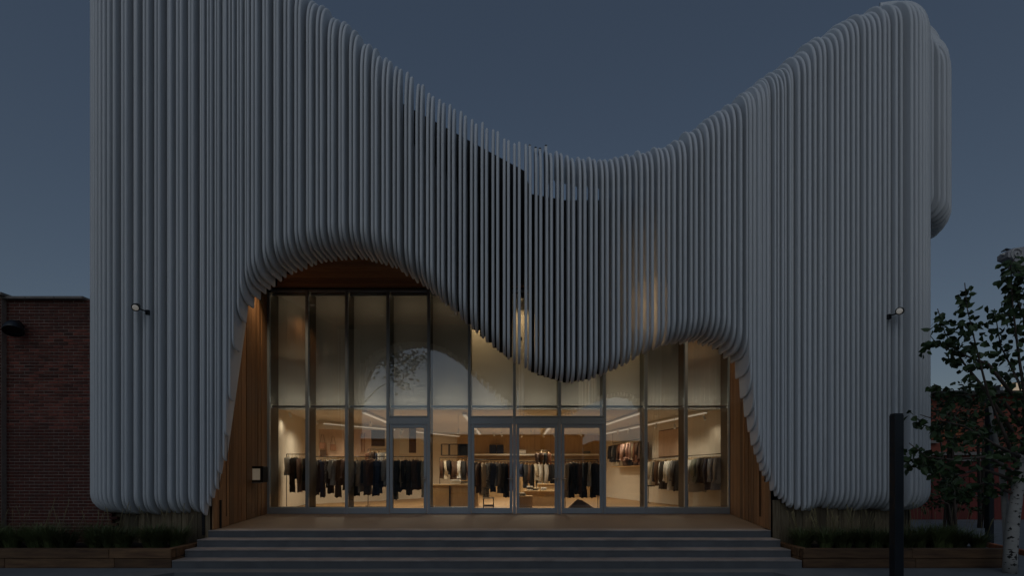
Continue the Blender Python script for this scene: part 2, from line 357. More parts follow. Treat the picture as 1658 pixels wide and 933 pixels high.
bxo('porch_floor', (-.45, 12.89, -.102), (14.4, 4.0, .2), M['porch'], shop)

# ------------------------------------------------------------------ storefront
SD = 14.85
MPX = [434, 497, 561, 628, 694, 760, 833, 906, 979, 1046, 1111, 1182]
MX = [ax(p, SD) for p in MPX]; HEAD = 6.50
for i, mx in enumerate(MX):
    fr = bxo('mullion', (mx, SD + .03, HEAD/2), (.085, .10, HEAD), M['alu'], shop, 0, .006)
    dk = bxo('fin_plate', (mx, SD + .335, HEAD/2), (.07, .50, HEAD - .01), M['darkmull'], fr)
def rail(name, x0, x1, z, h, dpt=.1, dy=.03, m='alu'): return bxo(name, ((x0 + x1)/2, SD + dy, z), (x1 - x0 - .087, dpt, h), M[m], shop, 0, .005)
def pane(x0, x1, z0, z1, parent=None): return bxo('glass_pane', ((x0 + x1)/2, SD + .04, (z0 + z1)/2), (x1 - x0, .012, z1 - z0), M['glass'], parent or shop)
TR = az(682, SD)              # transom over the doors
def door(x0, x1, hinge):
    zt = TR - .10; d = MB(); st = .085
    cx = (x0 + x1)/2; wd = x1 - x0
    for sx in (x0 + st/2, x1 - st/2): d.box((sx, SD + .02, zt/2 + .006), (st, .055, zt - .012), 0, .004)
    d.box((cx, SD + .02, .09), (wd - 2*st, .05, .16), 0, .004); d.box((cx, SD + .02, zt - .055), (wd - 2*st, .05, .10), 0, .004)
    o = d.build('door', M['alu'], shop); pane(x0 + st, x1 - st, .17, zt - .105, o)
    hx = x1 - .05 if hinge < 0 else x0 + .05
    h = MB().tube([(hx, SD - .01, .95), (hx, SD - .07, .95), (hx, SD - .07, 1.12), (hx, SD - .01, 1.12)], .011, 8); h.tube([(hx - .07*hinge, SD - .07, 1.02), (hx + .10*hinge, SD - .07, 1.02)], .011, 8)
    h.build('handle', M['steel'], o)
for i in range(11):
    x0, x1 = MX[i] + .043, MX[i+1] - .043
    if i in (3, 5, 6, 7):
        rail('transom', MX[i], MX[i+1], TR, .20); rail('transom', MX[i], MX[i+1], TR + .125, .035, .12)
        pane(x0, x1, TR + .145, HEAD - .05)
        door(x0 + .012, x1 - .012, -1 if i in (3, 5, 6) else 1)
    else:
        pane(x0, x1, .20, HEAD - .05); rail('sill', MX[i], MX[i+1], .10, .19)
        bxo('sill', ((x0 + x1)/2, SD + .34, .16), (x1 - x0, .5, .04), M['darkmull'], shop)
    rail('head', MX[i], MX[i+1], HEAD - .02, .06)

# ------------------------------------------------------------------ shop interior shell
CZ = 3.24
bxo('bulkhead', (-.4, 15.50, 4.86), (14.2, .06, 3.5), M['white'], shop)
prism('shop_floor', [(-7.2, 14.9), (6.4, 14.9), (8.2, 28), (-8.8, 28)], -.12, .006, M['oak'], shop)
prism('ceiling', [(-8.7, 15.54), (8.7, 15.54), (8.7, 28), (-8.7, 28)], CZ, CZ + .1, M['white'], shop)
WL = [(-7.17, 14.95), (-7.9, 19.5), (-5.65, 22.5), (-2.9, 27.0), (4.62, 27.0), (6.92, 15.3), (6.44, 14.95)]
for i, ((a, b), (c, d)) in enumerate(zip(WL, WL[1:])):
    L = math.hypot(c - a, d - b); bxo('interior_wall', ((a + c)/2, (b + d)/2, CZ/2 + .003), (L + .06, .08, CZ - .004), M['oakpanel' if i == 3 else 'cream'], shop, math.atan2(d - b, c - a))
def strip_line(p, q, z, wd=.09):
    L = math.hypot(q[0]-p[0], q[1]-p[1]); rz = math.atan2(q[1]-p[1], q[0]-p[0]); c = ((p[0]+q[0])/2, (p[1]+q[1])/2)
    o = bxo('light_strip', (*c, z), (L, wd, .03), M['strip'], shop, rz); bxo('housing', (*c, z + .035), (L + .04, wd + .05, .034), M['white'], o, rz)
strip_line((6.2, 16.4), (4.4, 25.6), CZ - .12); strip_line((-7.3, 19.9), (-5.2, 22.7), CZ - .12); strip_line((-4.95, 23.0), (-2.75, 26.6), CZ - .12)
strip_line((-1.6, 17.2), (-1.6, 25.5), CZ - .10); strip_line((1.6, 17.2), (1.6, 25.5), CZ - .10); strip_line((-4.8, 16.6), (-4.8, 21), CZ - .1); strip_line((4.2, 16.6), (3.6, 22), CZ - .1)
for i in range(11):
    cx, cw = (MX[i] + MX[i+1])/2, MX[i+1] - MX[i] - .1; o = bxo('cove_profile', (cx, 14.965, 3.13), (cw, .012, .06), M['alu'], shop)
    if i < 5 or i > 8: h = bxo('cove_profile', (cx, 14.965, 6.40), (cw, .012, .06), M['alu'], shop); bxo('cove_strip', (cx, 15.0, 6.40), (cw, .03, .014), M['head_fill'], h)  # unseen upper strips, added to brighten the top of the bulkhead
    bxo('cove_base', (cx, 15.0, 3.11), (cw, .056, .012), M['alu'], o); bxo('cove_strip', (cx, 15.0, 3.128), (cw, .04, .014), M['cove'], o)
# recessed downlights in the porch soffit
for i, (dx, dy) in enumerate(((-6.35, 13.5), (-4.4, 12.4), (-2.0, 12.4), (.4, 12.4), (2.8, 12.8), (5.45, 13.5))):
    dl = MB().lathe([(.09, 0), (.09, -.012), (.07, -.014)], (dx, dy, 6.545), 18).build('downlight', M['steel'], shop)
    MB().lathe([(.06, -.015), (.055, -.02), (.02, -.022)], (dx, dy, 6.545), 14).build('lens', M['lamp'], dl)
    L = bpy.data.lights.new('downlight_lamp', 'SPOT'); L.energy = 110 if i in (0, 5) else 48; L.color = (1, .70, .40); L.spot_size = R(120); L.spot_blend = .9; L.shadow_soft_size = .06
    lo = bpy.data.objects.new('downlight_lamp', L); COL.objects.link(lo); lo.location = (dx, dy, 6.5)
# wall washers in the cavity between the glass and the white bulkhead
for dx, dz, e in ((-1.0, 6.3, 44), (.3, 6.3, 34), (2.9, 6.2, 40)):
    ww = MB().lathe([(.05, 0), (.05, -.12), (.04, -.125)], (dx, 15.0, dz + .14), 14).build('wall_washer', M['black'], shop)
    L = bpy.data.lights.new('washer_lamp', 'SPOT'); L.energy = e; L.color = (1, .66, .32); L.spot_size = R(150); L.spot_blend = 1; L.shadow_soft_size = .05
    lo = bpy.data.objects.new('washer_lamp', L); COL.objects.link(lo); lo.location = (dx, 15.0, dz)

# unseen lamps, added behind the hanging fins of the dip to warm them
for dx, dz, e in ((.2, 4.4, 6), (2.4, 4.9, 11), (2.7, 5.3, 11), (2.9, 4.6, 9)):
    fl = MB().lathe([(.03, 0), (.03, .07), (.02, .075)], (dx, 11.97, dz - .12), 10).build('added_fin_lamp', M['black'], shop)
    L = bpy.data.lights.new('added_fin_glow', 'SPOT'); L.energy = e; L.color = (1, .62, .28); L.shadow_soft_size = .38; L.spot_size = R(150); L.spot_blend = 1
    lo = bpy.data.objects.new('added_fin_glow', L); COL.objects.link(lo); lo.location = (dx, 11.92, dz); lo.rotation_euler = (R(-90), 0, 0)

# ------------------------------------------------------------------ entrance steps
steps = empty('entrance_steps', (-.46, 10.5, ZW), 'wide grey concrete steps rising to the shop porch', 'steps')
RI, TD = .145, .365
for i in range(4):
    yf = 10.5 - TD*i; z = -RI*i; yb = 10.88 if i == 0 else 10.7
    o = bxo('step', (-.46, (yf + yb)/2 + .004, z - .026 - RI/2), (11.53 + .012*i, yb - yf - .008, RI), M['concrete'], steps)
    bxo('tread', (-.46, (yf + yb)/2 - .002, z - .0125), (11.532 + .012*i, yb - yf, .025), M['tread'], o, 0, .006)  # top slab carries the painted skylight tone

# ------------------------------------------------------------------ timber planters and their grasses
def planter(label, x0, x1, inner, y0=9.42, yb=10.45, seed=1):
    t = empty('timber_planter', ((x0 + x1)/2, y0, ZW), label, 'planter'); r = random.Random(seed); h = (-.22 - ZW)/2
    for row in range(2):
        z = ZW + h*(row + .5); s = x0 + (row*.9 if x0 < -10 else 0); cuts = [x0]
        while cuts[-1] < x1 - 2.6: cuts.append(cuts[-1] + r.uniform(1.7, 2.5))
        cuts.append(x1)
        for a, b in zip(cuts, cuts[1:]): bxo('beam', ((a + b)/2, y0 + .07 - .012*row, z), (b - a - .006, .14, h - .005), M['timber'], t, 0, .008)
        bxo('beam', (inner + (-.07 if inner < 0 else .07), (y0 + yb)/2 + .075, z), (.14, yb - y0 - .16, h - .005), M['timber'], t, 0, .008)
    bxo('soil', ((x0 + x1)/2, (y0 + 10.9)/2 + .05, -.42), (x1 - x0 - .2, 10.9 - y0 - .1, .26), M['soil'], t)
    return t
planter('long brown timber planter left of the steps, below the brick wall', -13, -6.26, -6.26, seed=4)
planter('brown timber planter right of the steps, behind the tall black post', 5.35, 9.25, 5.35, seed=9)
def grass_clump(c, n, h, spread, seed, label, seeds=0, blue=False):
    r = random.Random(seed); mb = MB(); c = Vector(c)
    for i in range(n):
        a = r.uniform(0, 2*math.pi); rr = spread*.25*math.sqrt(r.random()); p = c + Vector((math.cos(a)*rr, math.sin(a)*rr, 0)); L = h*r.uniform(.55, 1.1)
        a2 = a + r.uniform(-.7, .7); out = Vector((math.cos(a2), math.sin(a2), 0))*spread*r.uniform(.25, 1.0); sd = Vector((-math.sin(a2), math.cos(a2), 0)); wd = r.uniform(.006, .013); k = len(mb.v)
        for t in (0, .4, .75, 1):
            q = p + out*t**1.7 + Vector((0, 0, L*(t - .28*t*t*r.uniform(.8, 1.3)))); ww = wd*(1 - t*.9)
            mb.v += [tuple(q - sd*ww), tuple(q + sd*ww)]
        for j in range(3): mb.face((k+2*j, k+2*j+1, k+2*j+3, k+2*j+2))
    o = mb.build('grass_clump', M['grass'])
    if seeds:
        sb = MB()
        for i in range(seeds):
            a = r.uniform(0, 2*math.pi); p = c + Vector((math.cos(a), math.sin(a), 0))*spread*.2; q = p + Vector((math.cos(a)*spread*.5, math.sin(a)*spread*.4, h*r.uniform(1.0, 1.5)))
            sb.tube([p, p.lerp(q, .7) + Vector((0, 0, .03)), q], [.003, .003, .006], 4)
        put_under(sb.build('seed_stalks', M['drygrass']), o)
    return tag(o, label, 'grass')
gr = random.Random(21)
for i in range(18):
    xx = -6.55 - .29*i + gr.uniform(-.08, .08)
    grass_clump((xx, 9.95 + gr.uniform(-.12, .3), -.3), 360, .52 + gr.uniform(0, .16), .42, 100 + i, f'{ORD[i]} low grass clump from the steps in the left timber planter', 3)
for i in range(15):
    xx = 5.62 + .235*i + gr.uniform(-.08, .08)
    grass_clump((xx, 9.9 + gr.uniform(-.1, .3), -.3), 340, .46 + gr.uniform(0, .18), .36, 200 + i, f'{ORD[i]} grass clump from the steps in the right timber planter', 14 if 1 <= i <= 5 else 4)

# ------------------------------------------------------------------ brick neighbour on the left
BD = 10.72
bh = empty('brick_building', (-11.5, BD, ZW), 'low red brick building at the left edge beside the white fins', 'building')
BTZ = az(486, BD); CH = .0677; BL = .205
bxo('wall', (-11.9, BD + .18, (BTZ + ZW)/2), (7.0, .34, BTZ - ZW), M['mortar'], bh)
brk = MB().box((0, 0, 0), (BL - .011, .07, CH - .013), 0, .004); bme = bpy.data.meshes.new('brick'); bme.from_pydata(brk.v, [], brk.f); bme.materials.append(M['brick'])
hme_ = MB().box((0, 0, 0), (BL/2 - .011, .07, CH - .013), 0, .004); hme = bpy.data.meshes.new('half_brick'); hme.from_pydata(hme_.v, [], hme_.f); hme.materials.append(M['brick'])
br = random.Random(5); rest = MB(); cnt = 0; nrow = int((BTZ - ZW)/CH)
for row in range(nrow):
    z = BTZ - CH*(row + .5); head = row % 6 == 3
    x = -8.36 + (BL/2 if row % 2 else 0)
    while x > -12.6:
        wd = BL; xc = x - wd/2; y = BD + .036 + br.uniform(-.004, .004); px = XC + xc*F/BD
        if z > -.5:
            if -6 < px < 146 and cnt < 296 and row > 8:
                link('brick', bme, bh, (xc, y, z)).rotation_euler = (br.uniform(-.01, .01), 0, br.uniform(-.012, .012)); cnt += 1
            elif px > -140: rest.box((xc, y, z), (wd - .011, .07, CH - .013), 0, .004)
        x -= wd
o = rest.build('brickwork', M['brick'], bh); o['kind'] = 'stuff'
cx_ = -8.9
while cx_ > -12.6: bxo('coping_stone', (cx_ - .3, BD + .12, BTZ + .028), (.594, .42, .055), M['coping'], bh, 0, .008); cx_ -= .6
pl = bxo('pilaster', (-11.12, BD + .05, (BTZ + ZW)/2 + .02), (1.1, .32, BTZ - ZW + .04), M['mortar'], bh)
pb = MB()
for row in range(nrow):
    z = BTZ - CH*(row + .5)
    for j in range(6):
        xx = -10.57 - BL*(j + .5) + (BL/2 if row % 2 else 0); w0 = BL
        if xx + w0/2 > -10.57: xx -= BL/4; w0 = BL/2
        pb.box((xx, BD - .084 + br.uniform(-.004, .004), z), (w0 - .011, .07, CH - .013), 0, .004)
o = pb.build('brickwork', M['brick'], bh); o['kind'] = 'stuff'
bxo('coping_stone', (-11.1, BD + .04, BTZ + .075), (1.2, .46, .06), M['coping'], bh, 0, .008)
# bell lamp on the brick wall
wl = empty('wall_lamp', tuple(at(22, 532, BD)), 'dark bell-shaped lamp on the brick wall beside the pilaster', 'lamp'); p = at(22, 530, BD - .2)
MB().lathe([(.05, .13), (.10, .11), (.15, .02), (.175, -.10), (.17, -.115), (.13, -.06)], p, 20, rx=R(-28), rz=R(35)).build('shade', M['blackpost'], wl)
MB().tube([p + Vector((0, .02, .11)), p + Vector((0, .1, .16)), p + Vector((.02, .21, .06))], .02, 8).build('arm', M['black'], wl)
MB().lathe([(.06, 0), (.06, .03)], p + Vector((.02, .235, .06)), 14, rx=R(90)).build('wall_plate', M['black'], wl)

# ------------------------------------------------------------------ flood lamps on the fins
def flood(px, py, label, yaw, tilt):
    p = at(px, py, FD - .16); t = empty('flood_lamp', tuple(p), label, 'lamp')
    MB().lathe([(.03, .10), (.055, .07), (.075, -.05), (.075, -.07)], p, 16, rx=R(tilt), rz=R(yaw)).build('housing', M['black'], t)
    MB().lathe([(.056, -.071), (.045, -.078), (.01, -.08)], p, 16, rx=R(tilt), rz=R(yaw)).build('lens', M['lampglass'], t)
    s = 1 if yaw > 0 else -1
    MB().tube([p + Vector((.03*s, .02, -.03)), p + Vector((.10*s, .10, -.05)), p + Vector((.10*s, .19, -.05))], .014, 8).build('bracket', M['black'], t)
    bxo('clamp', tuple(p + Vector((.10*s, .17, -.06))), (.07, .06, .10), M['black'], t, 0, .008)
flood(221, 497, 'small black flood lamp clamped to the left fins above the planter', 20, -60)
flood(1458, 504, 'small black flood lamp clamped to the right fins below the wing', -50, -80)

# ------------------------------------------------------------------ display case on the left cedar wall
cx, cy, cz, cw, ch = -6.70, 13.36, 1.15, .42, .42
case = empty('display_case', (cx, cy, cz), 'small black box case with a lit pane on the left cedar wall', 'display case')
cb = MB().box((cx - .035, cy + .17, cz), (cw + .05, .26, ch), 0, .01)
for dz in (-ch/2 + .03, ch/2 - .03): cb.box((cx, cy + .02, cz + dz), (cw, .06, .06))
cb.box((cx - cw/2 + .065, cy + .02, cz), (.13, .06, ch - .12)); cb.box((cx + cw/2 - .035, cy + .02, cz), (.07, .06, ch - .12)); cb.build('case', M['black'], case)
bxo('pane', (cx + .03, cy + .032, cz), (.24, .012, .30), M['casepane'], case)
bxo('sill', (cx + .03, cy - .02, cz - ch/2 - .012), (.30, .10, .024), M['coping'], case)

# ------------------------------------------------------------------ posts
def post(x, y, h, w_, label):
    t = empty('black_post', (x, y, ZW), label, 'post', 'black light posts')
    bxo('column', (x, y, ZW + h/2), (w_, w_, h), M['blackpost'], t, 0, .012); bxo('cap', (x, y, ZW + h + .006), (w_ - .02, w_ - .02, .02), M['black'], t)
    bxo('base_plate', (x, y, ZW + .01), (w_ + .12, w_ + .12, .02), M['black'], t, 0, .005)
post(ax(1451.5, 8.3), 8.3, az(671, 8.22) - ZW, .145, 'tall black square post standing in front of the right planter')
post(ax(1602, 12.3), 12.3, 3.3, .125, 'black square post behind the right planter, beside the birch trunk')

# ------------------------------------------------------------------ birch tree on the right
def px_path(pts): return [at(a, b, d) for a, b, d in pts]
tree = empty('birch_tree', tuple(at(1636, 930, 8.95)), 'white-barked birch tree with dark leaves at the right edge', 'tree')
tp = px_path([(1635, 945, 8.95), (1636, 900, 8.95), (1641, 840, 8.97), (1648, 790, 9.0), (1656, 740, 9.02), (1668, 690, 9.05), (1690, 560, 9.1), (1700, 380, 9.15)])
tp[0].z = ZW - .02
tr = [.104, .096, .09, .084, .078, .066, .045, .022]
MB().tube(tp, tr, 16).build('trunk', M['bark'], tree)
t2 = px_path([(1633, 930, 9.12), (1630, 860, 9.15), (1626, 800, 9.2), (1622, 760, 9.22), (1610, 700, 9.25), (1600, 640, 9.3)])
MB().tube(t2, [.06, .055, .05, .045, .032, .02], 10).build('trunk', M['bark'], tree)
bm_ = random.Random(13); mk = MB()
for i in range(110):
    t = bm_.random()*4.2; j = int(t); f_ = t - j; c = tp[j].lerp(tp[j+1], f_); r_ = (tr[j]*(1 - f_) + tr[j+1]*f_) + .0015; a0 = bm_.uniform(math.pi, 2*math.pi); wd = bm_.uniform(.15, .7); hh = bm_.choice((.005, .008, .012, .03)); k = len(mk.v)
    for m_ in range(5):
        a = a0 + wd*(m_/4 - .5); e = hh*(1 - abs(m_/2 - 1)*.8); mk.v += [(c.x + r_*math.cos(a), c.y + r_*math.sin(a), c.z - e), (c.x + r_*math.cos(a), c.y + r_*math.sin(a), c.z + e)]
    for m_ in range(4): mk.face((k+2*m_, k+2*m_+2, k+2*m_+3, k+2*m_+1))
o = mk.build('bark_marks', M['barkmark'], tree); o['kind'] = 'stuff'
BR = [  # limbs as photo points with a distance, leaves along the outer part
    [(1648, 760, 9.0), (1625, 700, 8.9), (1600, 640, 8.8), (1580, 560, 8.7), (1566, 500, 8.65), (1562, 458, 8.6)],
    [(1656, 740, 9.0), (1662, 660, 8.8), (1650, 580, 8.7), (1640, 500, 8.6), (1636, 430, 8.6), (1645, 415, 8.6)],
    [(1640, 700, 8.95), (1590, 625, 9.1), (1560, 588, 9.2), (1530, 540, 9.2), (1518, 500, 9.2)],
    [(1640, 640, 8.9), (1600, 590, 9.0), (1560, 575, 9.1), (1520, 560, 9.2), (1507, 545, 9.2)],
    [(1650, 740, 9.0), (1610, 720, 8.7), (1560, 690, 8.5), (1515, 680, 8.4), (1490, 672, 8.4)],
    [(1648, 770, 9.0), (1600, 740, 8.6), (1540, 745, 8.3), (1500, 740, 8.2), (1472, 718, 8.2)],
    [(1648, 780, 9.0), (1590, 760, 8.8), (1545, 770, 8.7), (1500, 742, 8.6), (1468, 745, 8.5)],
    [(1640, 800, 9.0), (1600, 780, 9.3), (1560, 795, 9.4), (1520, 780, 9.4)],
    [(1656, 690, 9.0), (1625, 650, 9.2), (1590, 640, 9.4), (1540, 640, 9.5), (1512, 622, 9.5)],
    [(1660, 680, 9.0), (1650, 620, 9.3), (1620, 560, 9.4), (1610, 500, 9.4)],
    [(1690, 560, 9.1), (1660, 520, 8.9), (1640, 470, 8.8), (1652, 450, 8.8)],
    [(1650, 760, 9.0), (1630, 690, 9.3), (1570, 700, 9.5), (1530, 715, 9.5)],
    [(1700, 400, 9.1), (1680, 430, 9.0), (1660, 480, 8.9)], [(1668, 690, 9.0), (1700, 640, 8.8), (1730, 600, 8.7)], [(1695, 480, 9.1), (1740, 420, 9.0), (1770, 400, 9.0)]]
cr_ = MB(); tr_ = random.Random(31)
for b_ in BR:
    pp = px_path(b_); nseg = len(pp)
    MB().tube(pp, [max(.007, .034*(1 - i/(nseg-1))**1.1) for i in range(nseg)], 7).build('branch', M['twig'], tree)
    for i in range(1, nseg):
        seg = pp[i] - pp[i-1]; den = 32 if i >= nseg-2 else 8
        for j in range(int(den*seg.length) + 4):
            base = pp[i-1].lerp(pp[i], tr_.random()); dr = Vector((tr_.gauss(0, 1), tr_.gauss(0, 1), tr_.gauss(0, .7))).normalized(); ln = tr_.uniform(.04, .26)
            tip = base + dr*ln + Vector((0, 0, -.05))
            if tr_.random() < .3: cr_.tube([base, tip], [.003, .002], 3, False, 1)
            for q_ in range(tr_.choice((1, 2, 2))):
                d = Vector((tr_.gauss(0, .7), tr_.gauss(0, .7), -.6 + tr_.gauss(0, .4))); s_ = tr_.uniform(.10, .17)
                cr_.leaf(tip + Vector((tr_.gauss(0, .02), tr_.gauss(0, .02), tr_.gauss(0, .02))), d, Vector((tr_.gauss(0, 1), tr_.gauss(0, 1), tr_.gauss(0, .6))), s_, s_*.8)
cr_.build('crown', [M['leaf'], M['twig']], tree)
tie = MB().tube([at(1577, 803, 11.8), at(1600, 804, 10.6), at(1642, 803, 8.95)], .007, 6).build('tree_tie', M['pale']); tag(tie, 'thin pale cord tied from the birch trunk towards the back', 'cord')

# ------------------------------------------------------------------ carved ornament at the right edge
od = 11.6; orn = empty('scroll_ornament', (ax(1680, od), od, ZW), 'pale grey scroll ornament on a pole above the birch leaves', 'ornament')
MB().tube([(ax(1690, od), od + .25, ZW), (ax(1690, od), od + .25, az(408, od))], .05, 12).build('pole', M['pale'], orn)
prof = [(1632, 408), (1640, 402), (1655, 400), (1675, 398), (1700, 400), (1700, 450), (1672, 446), (1660, 440), (1648, 426), (1638, 418), (1632, 416)]
n = len(prof); mb = MB(); fr = [at(a, b, od) for a, b in prof]; mb.v += [tuple(p) for p in fr] + [tuple(p + Vector((0, .26, 0))) for p in fr]
mb.face(range(n)); mb.face(range(2*n-1, n-1, -1))
for i in range(n): j = (i+1) % n; mb.face((i, i+n, j+n, j))
mb.build('bracket', M['pale'], orn)
c = at(1648, 411, od - .02); MB().tube([c + Vector((math.cos(a*.45)*(.012 + .0062*a), 0, math.sin(a*.45)*(.012 + .0062*a))) for a in range(0, 15*2)][:24], .013, 6).build('spiral', M['paler'], orn)
MB().tube([at(1619, 412, od + .1), at(1626, 412, od + .1), at(1636, 411, od + .1)], [.008, .035, .04], 10).build('beak', M['paler'], orn)
MB().tube([at(1621, 408, od + .14), at(1629, 404, od + .14), at(1638, 406, od + .14)], [.01, .03, .03], 8).build('crest', M['blackpost'], orn)

# ------------------------------------------------------------------ right background: red fence, brick house, shrubs, edging
rf = empty('red_fence', (24, 19.6, ZW), 'dark red board fence behind the birch tree', 'fence')
xx = 14.6
while xx < 28:
    bxo('board', (xx + .24, 19.6 + .02*math.sin(xx*9), ZW + 1.12), (.465, .05, 2.24), M['redwall'], rf, 0, .008); xx += .48
bxo('top_rail', (21.3, 19.57, ZW + 2.27), (13.4, .12, .06), M['coping'], rf)
hs = empty('brick_house', (22, 23, ZW), 'red brick house with a lit opening behind the red fence', 'house')
bxo('wall', (20.6, 24.0, 2.0), (7.6, 3, 5.2), M['redbrick2'], hs); bxo('wall', (29.6, 24.4, 2.2), (10.4, 3, 5.6), M['redbrick2'], hs)
bxo('roof', (20.6, 23.8, 4.68), (8.0, 3.6, .16), M['roof'], hs); bxo('roof', (29.8, 24.0, 5.35), (11.2, 4.4, .5), M['roof'], hs)
bxo('ledge', (17.5, 22.42, az(716, 22.4)), (2.2, .2, .12), M['coping'], hs); bxo('ledge', (19.0, 22.42, az(735, 22.4)), (6, .2, .14), M['coping'], hs)
lat = empty('far_brick', (17.4, 22.4, 2), '', ''); bpy.data.objects.remove(lat)
for i in range(9):
    for j in range(5):
        bxo('brick', (ax(1505, 22.4) + .085 + .17*i + (.085 if j % 2 else 0), 22.46, az(712, 22.4) + .08 + .15*j), (.15, .12, .10), M['orange'], hs, 0, 0)
win = bxo('window', (ax(1652, 22.8), 22.86, az(655, 22.8)), (1.5, .1, 1.9), M['litroom'], hs)
for k_ in (-.76, .76): bxo('frame', (ax(1652, 22.8) + k_, 22.83, az(655, 22.8)), (.08, .16, 1.6), M['paler'], win)
bxo('frame', (ax(1652, 22.8), 22.83, az(655, 22.8) - 1.0), (1.6, .18, .1), M['paler'], win)
def shrub(c, rx, ry, rz_, n, ls, seed, label, name='shrub'):
    r = random.Random(seed); c = Vector(c); o = empty(name, (c.x, c.y, ZW), label, 'shrub'); mb = MB(); tb = MB()
    lob = [(Vector((r.uniform(-.7, .7)*rx, r.uniform(-.7, .7)*ry, r.uniform(-.7, .7)*rz_)), r.uniform(.3, .5)) for _ in range(12)]
    for i in range(n):
        lc, lr = r.choice(lob); d = Vector((r.gauss(0, 1), r.gauss(0, 1), r.gauss(0, 1))).normalized()*lr*r.random()**.4
        p_ = c + lc + Vector((d.x*rx, d.y*ry, d.z*rz_)); s_ = ls*r.uniform(.7, 1.3)
        mb.leaf(p_, Vector((r.gauss(0, 1), r.gauss(0, 1), r.gauss(-.3, .6))), Vector((r.gauss(0, 1), r.gauss(0, 1), r.gauss(0, 1))), s_, s_*.6)
    for i in range(7): tb.tube([(c.x + r.uniform(-.1, .1), c.y + r.uniform(-.1, .1), ZW), tuple(c + Vector((0, 0, -rz_*.4)) + lob[i][0]*.3), tuple(c + lob[i][0])], [.04, .025, .008], 6)
    mb.build('foliage', M['leaf2'], o); tb.build('stems', M['twig'], o); return o
p = at(1535, 655, 15.5); shrub(p, 1.0, .9, .95, 560, .14, 41, 'tall dark shrub behind the fins, left of the birch')
p = at(1590, 690, 16.5); shrub(p, 1.0, .8, 1.4, 480, .14, 42, 'dark leafy shrub rising behind the birch, before the brick house')
p = at(1545, 800, 12.6); shrub(p, .8, .5, .55, 700, .10, 43, 'low loose bush between the right planter and the red fence')
for i, (a, b, d, n_, h_) in enumerate(((1530, 885, 10.3, 260, .62), (1556, 883, 10.5, 220, .5), (1502, 884, 10.4, 220, .55))):
    p = at(a, b, d); grass_clump((p.x, p.y, -.3), n_, h_, .42, 300 + i, ('largest arching grass clump at the right end of the right planter', 'outermost arching grass clump near the second black post', 'arching grass clump just right of the fin block corner')[i])
ed = empty('brick_edging', (10.9, 11.6, ZW), 'row of orange bricks edging the path by the second black post', 'edging')
a_, b_ = Vector((11.5, 12.9)), Vector((10.75, 10.3))
for i in range(14): c = a_.lerp(b_, i/13); bxo('brick', (c.x, c.y, ZW + .05), (.10, .185, .12), M['orange'], ed, math.atan2((b_-a_).y, (b_-a_).x) + math.pi/2, .008)

# ------------------------------------------------------------------ trees over the road, mirrored in the panes
def big_tree(x, y, z0, z1, rad, seed, label):
    r = random.Random(seed); t = empty('street_tree', (x, y, ZR), label, 'tree'); mb = MB(); br_ = MB()
    MB().tube([(x, y, ZR), (x + .1, y, z0*.7), (x, y + .1, (z0 + z1)/2)], [.26, .2, .06], 10).build('trunk', M['twig'], t)
    lob = []
    for i in range(60):
        a = r.uniform(0, 2*math.pi); h_ = r.random(); rr = rad*math.sqrt(r.random())*(.75 + .25*math.sin(h_*math.pi)); q_ = Vector((x + math.cos(a)*rr, y + math.sin(a)*rr, z0 + (z1 - z0)*h_ + .8*r.random())); lob.append((q_, r.uniform(.8, 1.5)))
        if i < 26: br_.tube([(x, y, z0*.7), tuple(Vector((x, y, z0*.8)).lerp(q_, .5)), tuple(q_)], [.08, .05, .015], 5)
    br_.build('branches', M['twig'], t)
    for i in range(9000):
        lc, lr = r.choice(lob); p_ = lc + Vector((r.gauss(0, .5), r.gauss(0, .5), r.gauss(0, .45)))*lr
        s_ = r.uniform(.2, .34); mb.leaf(p_, Vector((r.gauss(0, 1), r.gauss(0, 1), r.gauss(-.3, .6))), Vector((r.gauss(0, 1), r.gauss(0, 1), r.gauss(0, 1))), s_, s_*.75)
    mb.build('crown', M['leaf2'], t)
big_tree(-12, -9, 8.2, 16.5, 5.6, 51, 'leafy tree across the road, seen mirrored in the left panes')
big_tree(2.5, -13, 8.6, 15.5, 4.6, 52, 'leafy tree across the road, mirrored in the panes over the doors')
big_tree(14.0, -11, 8.8, 16, 4.8, 53, 'leafy tree across the road, mirrored in the right panes')
def far_block(x0, x1, y, h, label):
    t = empty('street_building', ((x0 + x1)/2, y, ZR), label, 'building'); bxo('wall', ((x0 + x1)/2, y - 4, (h + ZR)/2), (x1 - x0, 8, h - ZR), M['coping'], t); bxo('roof', ((x0 + x1)/2, y - 4, h + .1), (x1 - x0 + .3, 8.3, .25), M['roof'], t)
    n_ = int((x1 - x0)/2.6)
    for i in range(n_):
        xw = x0 + (i + .5)*(x1 - x0)/n_; wn = bxo('window', (xw, y + .02, 1.1), (1.3, .08, 1.7), M['darkmull'], t); bxo('sill', (xw, y + .08, .2), (1.5, .2, .08), M['coping'], wn)
far_block(-40, -9, -20, 4.4, 'long low building across the road, mirrored on the left'); far_block(-8, 7, -21, 4.9, 'low building across the road, mirrored behind the doors'); far_block(8, 42, -20, 4.2, 'low building across the road, mirrored on the right')

